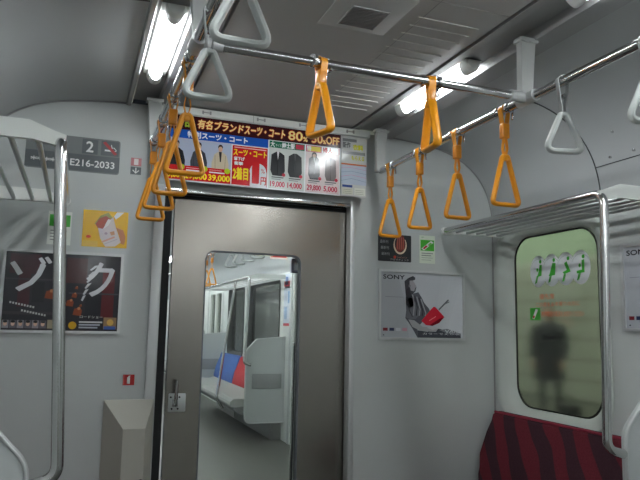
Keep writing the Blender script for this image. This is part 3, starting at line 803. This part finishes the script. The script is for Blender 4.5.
p = Print(on_right(2.85, 1.300, 1.392), .080, .064, (62,172,52), .5, .0006)
p.poly([(.2,.14),(.42,.08),(.80,.84),(.58,.92)], K, 1); p.poly([(.26,.20),(.40,.16),(.48,.34),(.34,.40)], (200,60,50), 2)
setp(p.done('phone_sticker'), 'tiny square green phone sticker low on the window glass', 'sticker')

# ------------------------------------------------------------------ gangway and next car
N0, N1 = 4.02, 19.0
bm = NB()
box(bm, -.62, .62, D+.06, N0, -.05, -.002); struct('floor', bm, mat('gangway_plate', (96,98,96), .5, .4)).name = 'floor_gangway'
bm = NB()
for s in (-1, 1):
    for k in range(9):
        y = D+.12+k*.092
        box(bm, min(s*.56, s*.60), max(s*.56, s*.60), y, y+.05, 0, 2.0, .01)
    box(bm, min(s*.60, s*.62), max(s*.60, s*.62), D+.06, N0, 0, 2.05)
struct('wall_gangway', bm, mat('bellows_grey', (104,106,112), .7))
bm = NB(); box(bm, -.62, .62, D+.06, N0, 2.0, 2.05); struct('ceiling_gangway', bm, mat('bellows_grey', (104,106,112), .7))
# next car shell
bm = NB(); box(bm, -1.42, 1.42, N0, N1, -.05, 0); struct('floor_next_car', bm, M_floor)
ceiling_car(N0, N1).name = 'ceiling_next_car'
NW = [(7.20, 8.75, .80, 1.80, .10), (8.90, 9.90, .80, 1.80, .10), (12.0, 13.4, .80, 1.80, .10)]
DW = [(5.55, 6.05, .90, 1.75, .06), (6.15, 6.65, .90, 1.75, .06), (10.45, 10.85, .90, 1.75, .06), (10.95, 11.35, .90, 1.75, .06)]
wn = wall_car(1, N0, N1, NW+DW, 'wall_right_next_car', mat('bright_wall', (214,217,214), .38))
wl = wall_car(-1, N0, N1, [], 'wall_left_next_car', mat('bright_wall', (214,217,214), .38))
outn = half+[(-x, z) for x, z in half[::-1]]
bm = NB(); plate(bm, outn, [], ENDM, N1, N1+.05); struct('wall_far_next_car', bm, M_wend)
bm = NB(); plate(bm, half+[(-x, z) for x, z in half[::-1]]+[(-.46,0),(-.46,1.95),(.46,1.95),(.46,0)], [], ENDM, N0-.05, N0); struct('wall_near_next_car', bm, M_wend)
n = 5
for w in NW:
    o = window(n, 1, w, G_win); o.data.materials[0] = M_gasket; n += 1
for k, w in enumerate(DW):
    bm = NB(); X = 1.34
    loft(bm, [[(X+.03, u, v) for u, v in rrect(*w[:4], .06, 5)], [(X+.034, u, v) for u, v in rrect(*w[:4], .06, 5)]], True)
    o = struct('window_%d' % n, bm, G_win); n += 1
bm = NB()
for a in (5.42, 6.78, 10.30, 11.50): box(bm, 1.325, 1.345, a-.03, a+.03, 0, 1.86, .004)
box(bm, 1.332, 1.345, 6.095, 6.105, 0, 1.84)
struct('trim_8', bm, M_satin)
# white jamb of next car doorway with small pull
bm = NB(); box(bm, .44, .50, N0-.10, N0-.055, 0, 1.98, .008); box(bm, -.50, -.44, N0-.10, N0-.055, 0, 1.98, .008)
struct('trim_9', bm, M_white)
gr = thing('grab_bar', 'thin steel grab bar on the white jamb of the next car doorway', 'grab bar', (0,0,0))
bm = NB(); tube(bm, fillet([(.455,N0-.11,1.14),(.425,N0-.125,1.14),(.425,N0-.125,.30),(.455,N0-.11,.30)], .02), .010, 10); obj('bar', bm, M_chrome, gr)
bm = NB(); tube(bm, [(.448,N0-.115,1.14),(.425,N0-.128,1.14)], .018, 10); obj('mount', bm, M_white, gr)
# lamps, rails, racks, benches of next car
for k in range(7):
    for s in (1, -1): lamp(s, 4.3+k*1.9, 5.9+k*1.9, 'tube light in the next car, seen through the door window', grp='tube lights in the next car')
nr = thing('strap_rail', 'strap rails of the next car seen through the door window', 'handrail', (0,0,0))
for s in (-1, 1):
    bm = NB(); tube(bm, [(s*RX, N0+.2, RZ), (s*RX, N1-.2, RZ)], .0165, 10); obj('rail', bm, M_chrome, nr)
    for k in range(5):
        y = 5+k*2.5
        bm = NB(); lo = [(s*(RX-.02),RZ-.01),(s*(RX+.015),RZ-.01),(s*(RX+.085),ZC-.03),(s*(RX-.02),ZC-.03)]
        loft(bm, [[(a, y-.014, b) for a, b in lo], [(a, y+.014, b) for a, b in lo]], True); obj('bracket', bm, M_white, nr)
for k in range(6):
    dup(sg, (RX, 4.75+k*.34, RZ), -.25, 'grey hanging strap in the next car, seen through the door window')['group'] = 'grey straps in the next car'
for k in range(5):
    dup(sy, (RX, 7.45+k*.33, RZ), .0, 'yellow hanging strap in the next car, seen through the door window')['group'] = 'yellow straps in the next car'
def part2(y, label):
    return partition(1, y, label, z0=.20, ztop=1.12, th=.05, xa=.90)
rack(1, 6.93, 9.95, 'luggage rack in the next car, seen through the door window', X=.90, xb=.87)
part2(6.96, 'large grey seat partition in the next car, nearest behind the door window')
bench(1, 7.03, 8.75, 'red backed bench section in the next car beside the partition', M_rmoq, 'benches in the next car')
bench(1, 8.77, 10.0, 'blue backed bench section in the next car beyond the red one', M_blue, 'benches in the next car')
part2(10.03, 'farther grey seat partition in the next car')
part2(11.8, 'farthest grey seat partition in the next car')
bench(1, 11.87, 15.0, 'farthest bench in the next car, blue backed', M_blue, 'benches in the next car')
bench(-1, 7.3, 10.0, 'blue backed bench on the left side of the next car', M_blue, 'benches in the next car')
rack(-1, 7.24, 9.95, 'luggage rack on the left side of the next car')
st = thing('stanchion', 'curved steel pole in front of the next car bench', 'pole', (0,0,0))
bm = NB(); tube(bm, fillet([(.90,7.6,1.747),(.80,7.6,1.0),(.725,7.6,.40),(.80,7.6,.28)], .08), .016, 12); obj('pole', bm, M_chrome, st)
# adverts in the next car
for k, (y, z, hh, ww, tp) in enumerate(((7.06,1.42,.36,.30,0),(7.16,1.82,.0,.0,1))):
    if tp: continue
    p = Print(on_right(y, z-.18, 1.34), ww, .50, (200,208,222), .4); p.rect(0,.88,1,1,(190,40,56),1); p.rect(0,0,1,.06,(190,40,56),1)
    for q in range(4): p.rect(.10+.4*(q % 2),.15+.35*(q//2),.42+.4*(q % 2),.42+.35*(q//2),((150,176,210),(210,214,226),(190,200,216),(120,160,206))[q],2)
    setp(p.done('wall_poster'), 'white and blue poster with red bars in the next car', 'poster')
p = Print(on_right(7.04, 1.66, 1.34), .26, .16, (196,204,220), .4); p.rect(.1,.2,.5,.8,(90,130,200),1); p.rect(.55,.1,.95,.3,(206,110,110),1)
setp(p.done('wall_poster'), 'small white and blue card above the red barred poster in next car', 'poster')
for k, (x, y, c1, c2) in enumerate(((.60,5.6,(250,232,90),(246,246,220)),(.80,5.8,(214,60,60),(240,220,210)))):
    p = Print(on_end(x, 1.86, y), .17, .15, c2, .4); p.rect(.06,.1,.94,.75,c1,1); p.line([(.2,.3),(.5,.6),(.8,.35)], .012, (110,90,60), 2)
    lab = ('yellow advert hanging from the next car ceiling','red advert hanging from the next car ceiling','pale advert hanging farther down the next car','blue advert hanging farthest down the next car')[k]
    setp(p.done('hanging_advert'), lab, 'advert')
bm = NB()
# small sign box by the next car doorway
p = Print(on_end(.392, 1.575, N0-.12), .062, .09, (110,110,136), .3, .02); p.rect(.1,.1,.9,.9,(150,150,186),1); p.rect(.3,.2,.7,.75,(214,214,230),2)
setp(p.done('sign_box'), 'small purple grey sign at the top right of the door window', 'sign')

# ------------------------------------------------------------------ platform outside the right windows
PX = 7.6
bm = NB(); box(bm, 1.9, PX+.1, -6, 24, -.12, -.02); struct('floor_platform', bm, mat('platform_floor', (120,122,112), .7, bump=((3,3,3), .2, .01, .1)))
def tilemat():
    m = bpy.data.materials.new('station_wall_tiles'); m.use_nodes = True
    nt = m.node_tree; L = nt.links; b = nt.nodes['Principled BSDF']; b.inputs['Roughness'].default_value = .5
    tc = nt.nodes.new('ShaderNodeTexCoord'); sp = nt.nodes.new('ShaderNodeSeparateXYZ'); L.new(tc.outputs['Object'], sp.inputs[0])
    mu = nt.nodes.new('ShaderNodeMath'); mu.operation = 'MULTIPLY'; mu.inputs[1].default_value = 1/.36; L.new(sp.outputs['Z'], mu.inputs[0])
    fr = nt.nodes.new('ShaderNodeMath'); fr.operation = 'FRACT'; L.new(mu.outputs[0], fr.inputs[0])
    lt = nt.nodes.new('ShaderNodeMath'); lt.operation = 'LESS_THAN'; lt.inputs[1].default_value = .07; L.new(fr.outputs[0], lt.inputs[0])
    nz = nt.nodes.new('ShaderNodeTexNoise'); nz.inputs['Scale'].default_value = 1.5
    r = nt.nodes.new('ShaderNodeMixRGB'); r.inputs[1].default_value = lin((172,178,166)); r.inputs[2].default_value = lin((186,190,178)); L.new(nz.outputs[0], r.inputs[0])
    mx = nt.nodes.new('ShaderNodeMixRGB'); mx.inputs[2].default_value = lin((100,102,90)); L.new(lt.outputs[0], mx.inputs[0]); L.new(r.outputs[0], mx.inputs[1])
    L.new(mx.outputs[0], b.inputs['Base Color'])
    return m
bm = NB(); box(bm, PX, PX+.1, -6, 24, 0, 2.50); struct('wall_station', bm, tilemat())
bm = NB(); box(bm, PX-.05, PX+.1, -6, 24, 2.58, 4.2); struct('wall_station_upper', bm, mat('pale_green_fascia', (188,210,184), .5))
bm = NB(); box(bm, PX-.03, PX+.1, -6, 24, 2.50, 2.58); struct('trim_10', bm, mat('fascia_pale_strip', (210,214,206), .5))  # narrow pale strip between the tiles and the fascia
bm = NB(); box(bm, 1.6, PX+.1, -6, 24, 4.2, 4.3); struct('ceiling_platform', bm, M_white)
for k in range(6):  # out-of-view lamps added to brighten the station wall
    t = thing('added_platform_light', 'added unseen tube light brightening the platform outside the right window', 'added light', (4.6, -1.5+k*4.0, 4.1), 'added platform tube lights')
    bm = NB(); box(bm, -.08, .08, -.8, .8, .02, .08, .01); obj('housing', bm, M_white, t)
    bm = NB(); tube(bm, [(0,-.75,-.01),(0,.75,-.01)], .025, 12); obj('tube', bm, mat('added_platform_tube', (255,255,255), .4, emit=(250,255,240), estr=84.), t)

# person on the platform
def person():
    t = thing('person', 'person in a dark coat standing on the platform beyond the window', 'person', (5.75, 7.95, -.02), rotz=math.radians(120)); t.scale = (1.12, 1.12, 1.05)
    bm = NB(); SK = bm.verts.layers.skin.verify()
    J = dict(pel=(0,0,.84,.125,.09), wai=(0,0,.98,.115,.085), che=(0,.0,1.16,.135,.095), sho=(0,0,1.27,.10,.075), nec=(0,.005,1.335,.045,.045), hdb=(0,.0,1.37,.045,.05))
    for s, q in ((1,'r'),(-1,'l')):
        J['hip'+q] = (s*.08,0,.78,.085,.085); J['kne'+q] = (s*.095,.01*s,.43,.052,.055); J['ank'+q] = (s*.10,-.01+.04*s,.08,.036,.038); J['toe'+q] = (s*.12,.14+.04*s,.035,.035,.024)
        J['arm'+q] = (s*.165,0,1.245,.05,.05); J['elb'+q] = (s*.215,-.015,1.0,.038,.04); J['wri'+q] = (s*.20,.07,.80,.026,.028)
    V = {}
    for k, j in J.items(): V[k] = bm.verts.new(j[:3]); V[k][SK].radius = (j[3], j[4])
    V['pel'][SK].use_root = True
    E = [('pel','wai'),('wai','che'),('che','sho'),('sho','nec'),('nec','hdb')]
    for q in 'rl': E += [('pel','hip'+q),('hip'+q,'kne'+q),('kne'+q,'ank'+q),('ank'+q,'toe'+q),('sho','arm'+q),('arm'+q,'elb'+q),('elb'+q,'wri'+q)]
    for a, b in E: bm.edges.new((V[a], V[b]))
    me = bpy.data.meshes.new('body'); bm.to_mesh(me); bm.free()
    o = bpy.data.objects.new('body', me); COL.objects.link(o)
    o.modifiers.new('s', 'SKIN').use_smooth_shade = True; sb = o.modifiers.new('u', 'SUBSURF'); sb.levels = sb.render_levels = 2
    bpy.context.view_layer.update()
    bodyme = bpy.data.meshes.new_from_object(o.evaluated_get(bpy.context.evaluated_depsgraph_get()))
    bpy.data.objects.remove(o)
    bm = NB(); bm.from_mesh(bodyme)
    # head with nose, chin and ears
    hd = bmesh.ops.create_icosphere(bm, subdivisions=3, radius=1)['verts']
    for v_ in hd:
        x, y, z = v_.co; w_ = 1-.22*max(0, -z)
        nose = .018*math.exp(-((x/.16)**2+((z+.05)/.2)**2)) if y > 0 else 0
        eye = -.008*(math.exp(-(((abs(x)-.35)/.15)**2+((z-.08)/.12)**2)) if y > 0 else 0)
        ear = .014*math.exp(-((y/.18)**2+((z)/.22)**2))*(1 if x > 0 else -1) if abs(x) > .8 else 0
        v_.co = Vector((x*.074*w_+ear, y*.092*w_+nose+eye+.012, z*.112+1.455))
    # hands: palm, four fingers and thumb
    for s in (1, -1):
        c = Vector((s*.20, .075, .79)); dn = Vector((s*-.02, .10, -.99)).normalized()
        tube(bm, [c, c+dn*.04, c+dn*.085], [.024,.03,.026], 8, sx=.6)
        for k in range(4):
            a = c+dn*.08+Vector((0, -.024+k*.016, 0)); ln = (.055,.068,.064,.05)[k]
            tube(bm, [a, a+dn*ln*.5+Vector((-s*.004,0,0)), a+dn*ln+Vector((-s*.016,0,0))], [.0085,.008,.006], 6)
        tube(bm, [c+dn*.02+Vector((0,.025,0)), c+dn*.05+Vector((-s*.008,.048,0)), c+dn*.08+Vector((-s*.014,.05,0))], [.011,.010,.007], 6)
    mats = [mat('dark_trousers', (34,36,42), .8), mat('skin', (196,150,124), .6), mat('dark_shoes', (20,20,22), .5)]
    for f in bm.faces:
        z = f.calc_center_median().z; x = abs(f.calc_center_median().x)
        f.material_index = 1 if (z > 1.33 or (z < .82 and x > .165)) else (2 if z < .07 else 0)
    obj('body', bm, mats, t)
    # knee-length coat
    bm = NB(); rings = []
    for z, rx, ry in ((.52,.20,.155),(.66,.195,.15),(.84,.175,.135),(.98,.155,.118),(1.16,.172,.122),(1.25,.17,.105),(1.30,.11,.085),(1.34,.066,.064)):
        rings.append([(rx*math.cos(2*PI*k/24)*(1+.03*math.sin(5*2*PI*k/24)*(z < .9)), ry*math.sin(2*PI*k/24), z) for k in range(24)])
    loft(bm, rings)
    for s in (1, -1): tube(bm, [(s*.14,0,1.262),(s*.178,0,1.22),(s*.22,-.014,1.0),(s*.206,.06,.83)], [.055,.060,.052,.042], 14)
    cm = mat('dark_coat', (30,32,40), .85); obj('coat', bm, cm, t)
    bm = NB(); hd = bmesh.ops.create_icosphere(bm, subdivisions=3, radius=1)['verts']
    for v_ in hd:
        x, y, z = v_.co
        v_.co = Vector((x*.086, y*.100-.004, z*.112+1.470)) if (y < .35 or z > .45) else Vector((x*.07, y*.07, z*.09+1.46))
    obj('hair', bm, mat('black_hair', (22,19,18), .6), t)
    return t
person()
b_ = thing('shoulder_bag', 'dark bag standing on the platform beside the person', 'bag', (5.55, 7.35, -.02))
bm = NB(); box(bm, -.08, .08, -.18, .18, 0, .26, .03, 3); obj('body', bm, mat('dark_bag', (36,38,44), .8), b_)
bm = NB(); tube(bm, fillet([(0,-.08,.25),(0,-.07,.38),(0,.07,.38),(0,.08,.25)], .04), .009, 8); obj('strap_handle', bm, mat('dark_bag', (36,38,44), .8), b_)

# ------------------------------------------------------------------ camera, world, view
cam = bpy.data.cameras.new('camera'); co = bpy.data.objects.new('camera', cam); COL.objects.link(co)
cam.sensor_width = 36; cam.lens = 650/640*36; cam.clip_start = .02
R_ = Matrix(((0.9364321,-0.06358043,-0.34503977),(-0.35032689,-0.11582236,-0.92943868),(0.0191308,0.99123292,-0.13073371)))
co.matrix_world = Matrix.Translation((-.86, 0, 1.25)) @ R_.to_4x4()
sc.camera = co
w = bpy.data.worlds.new('world'); sc.world = w; w.use_nodes = True
w.node_tree.nodes['Background'].inputs[0].default_value = lin((120,130,140)); w.node_tree.nodes['Background'].inputs[1].default_value = .02
vs = sc.view_settings; vs.view_transform = 'Standard'; vs.look = 'None'; vs.exposure = 0.78; vs.gamma = 1; vs.use_curve_mapping = False
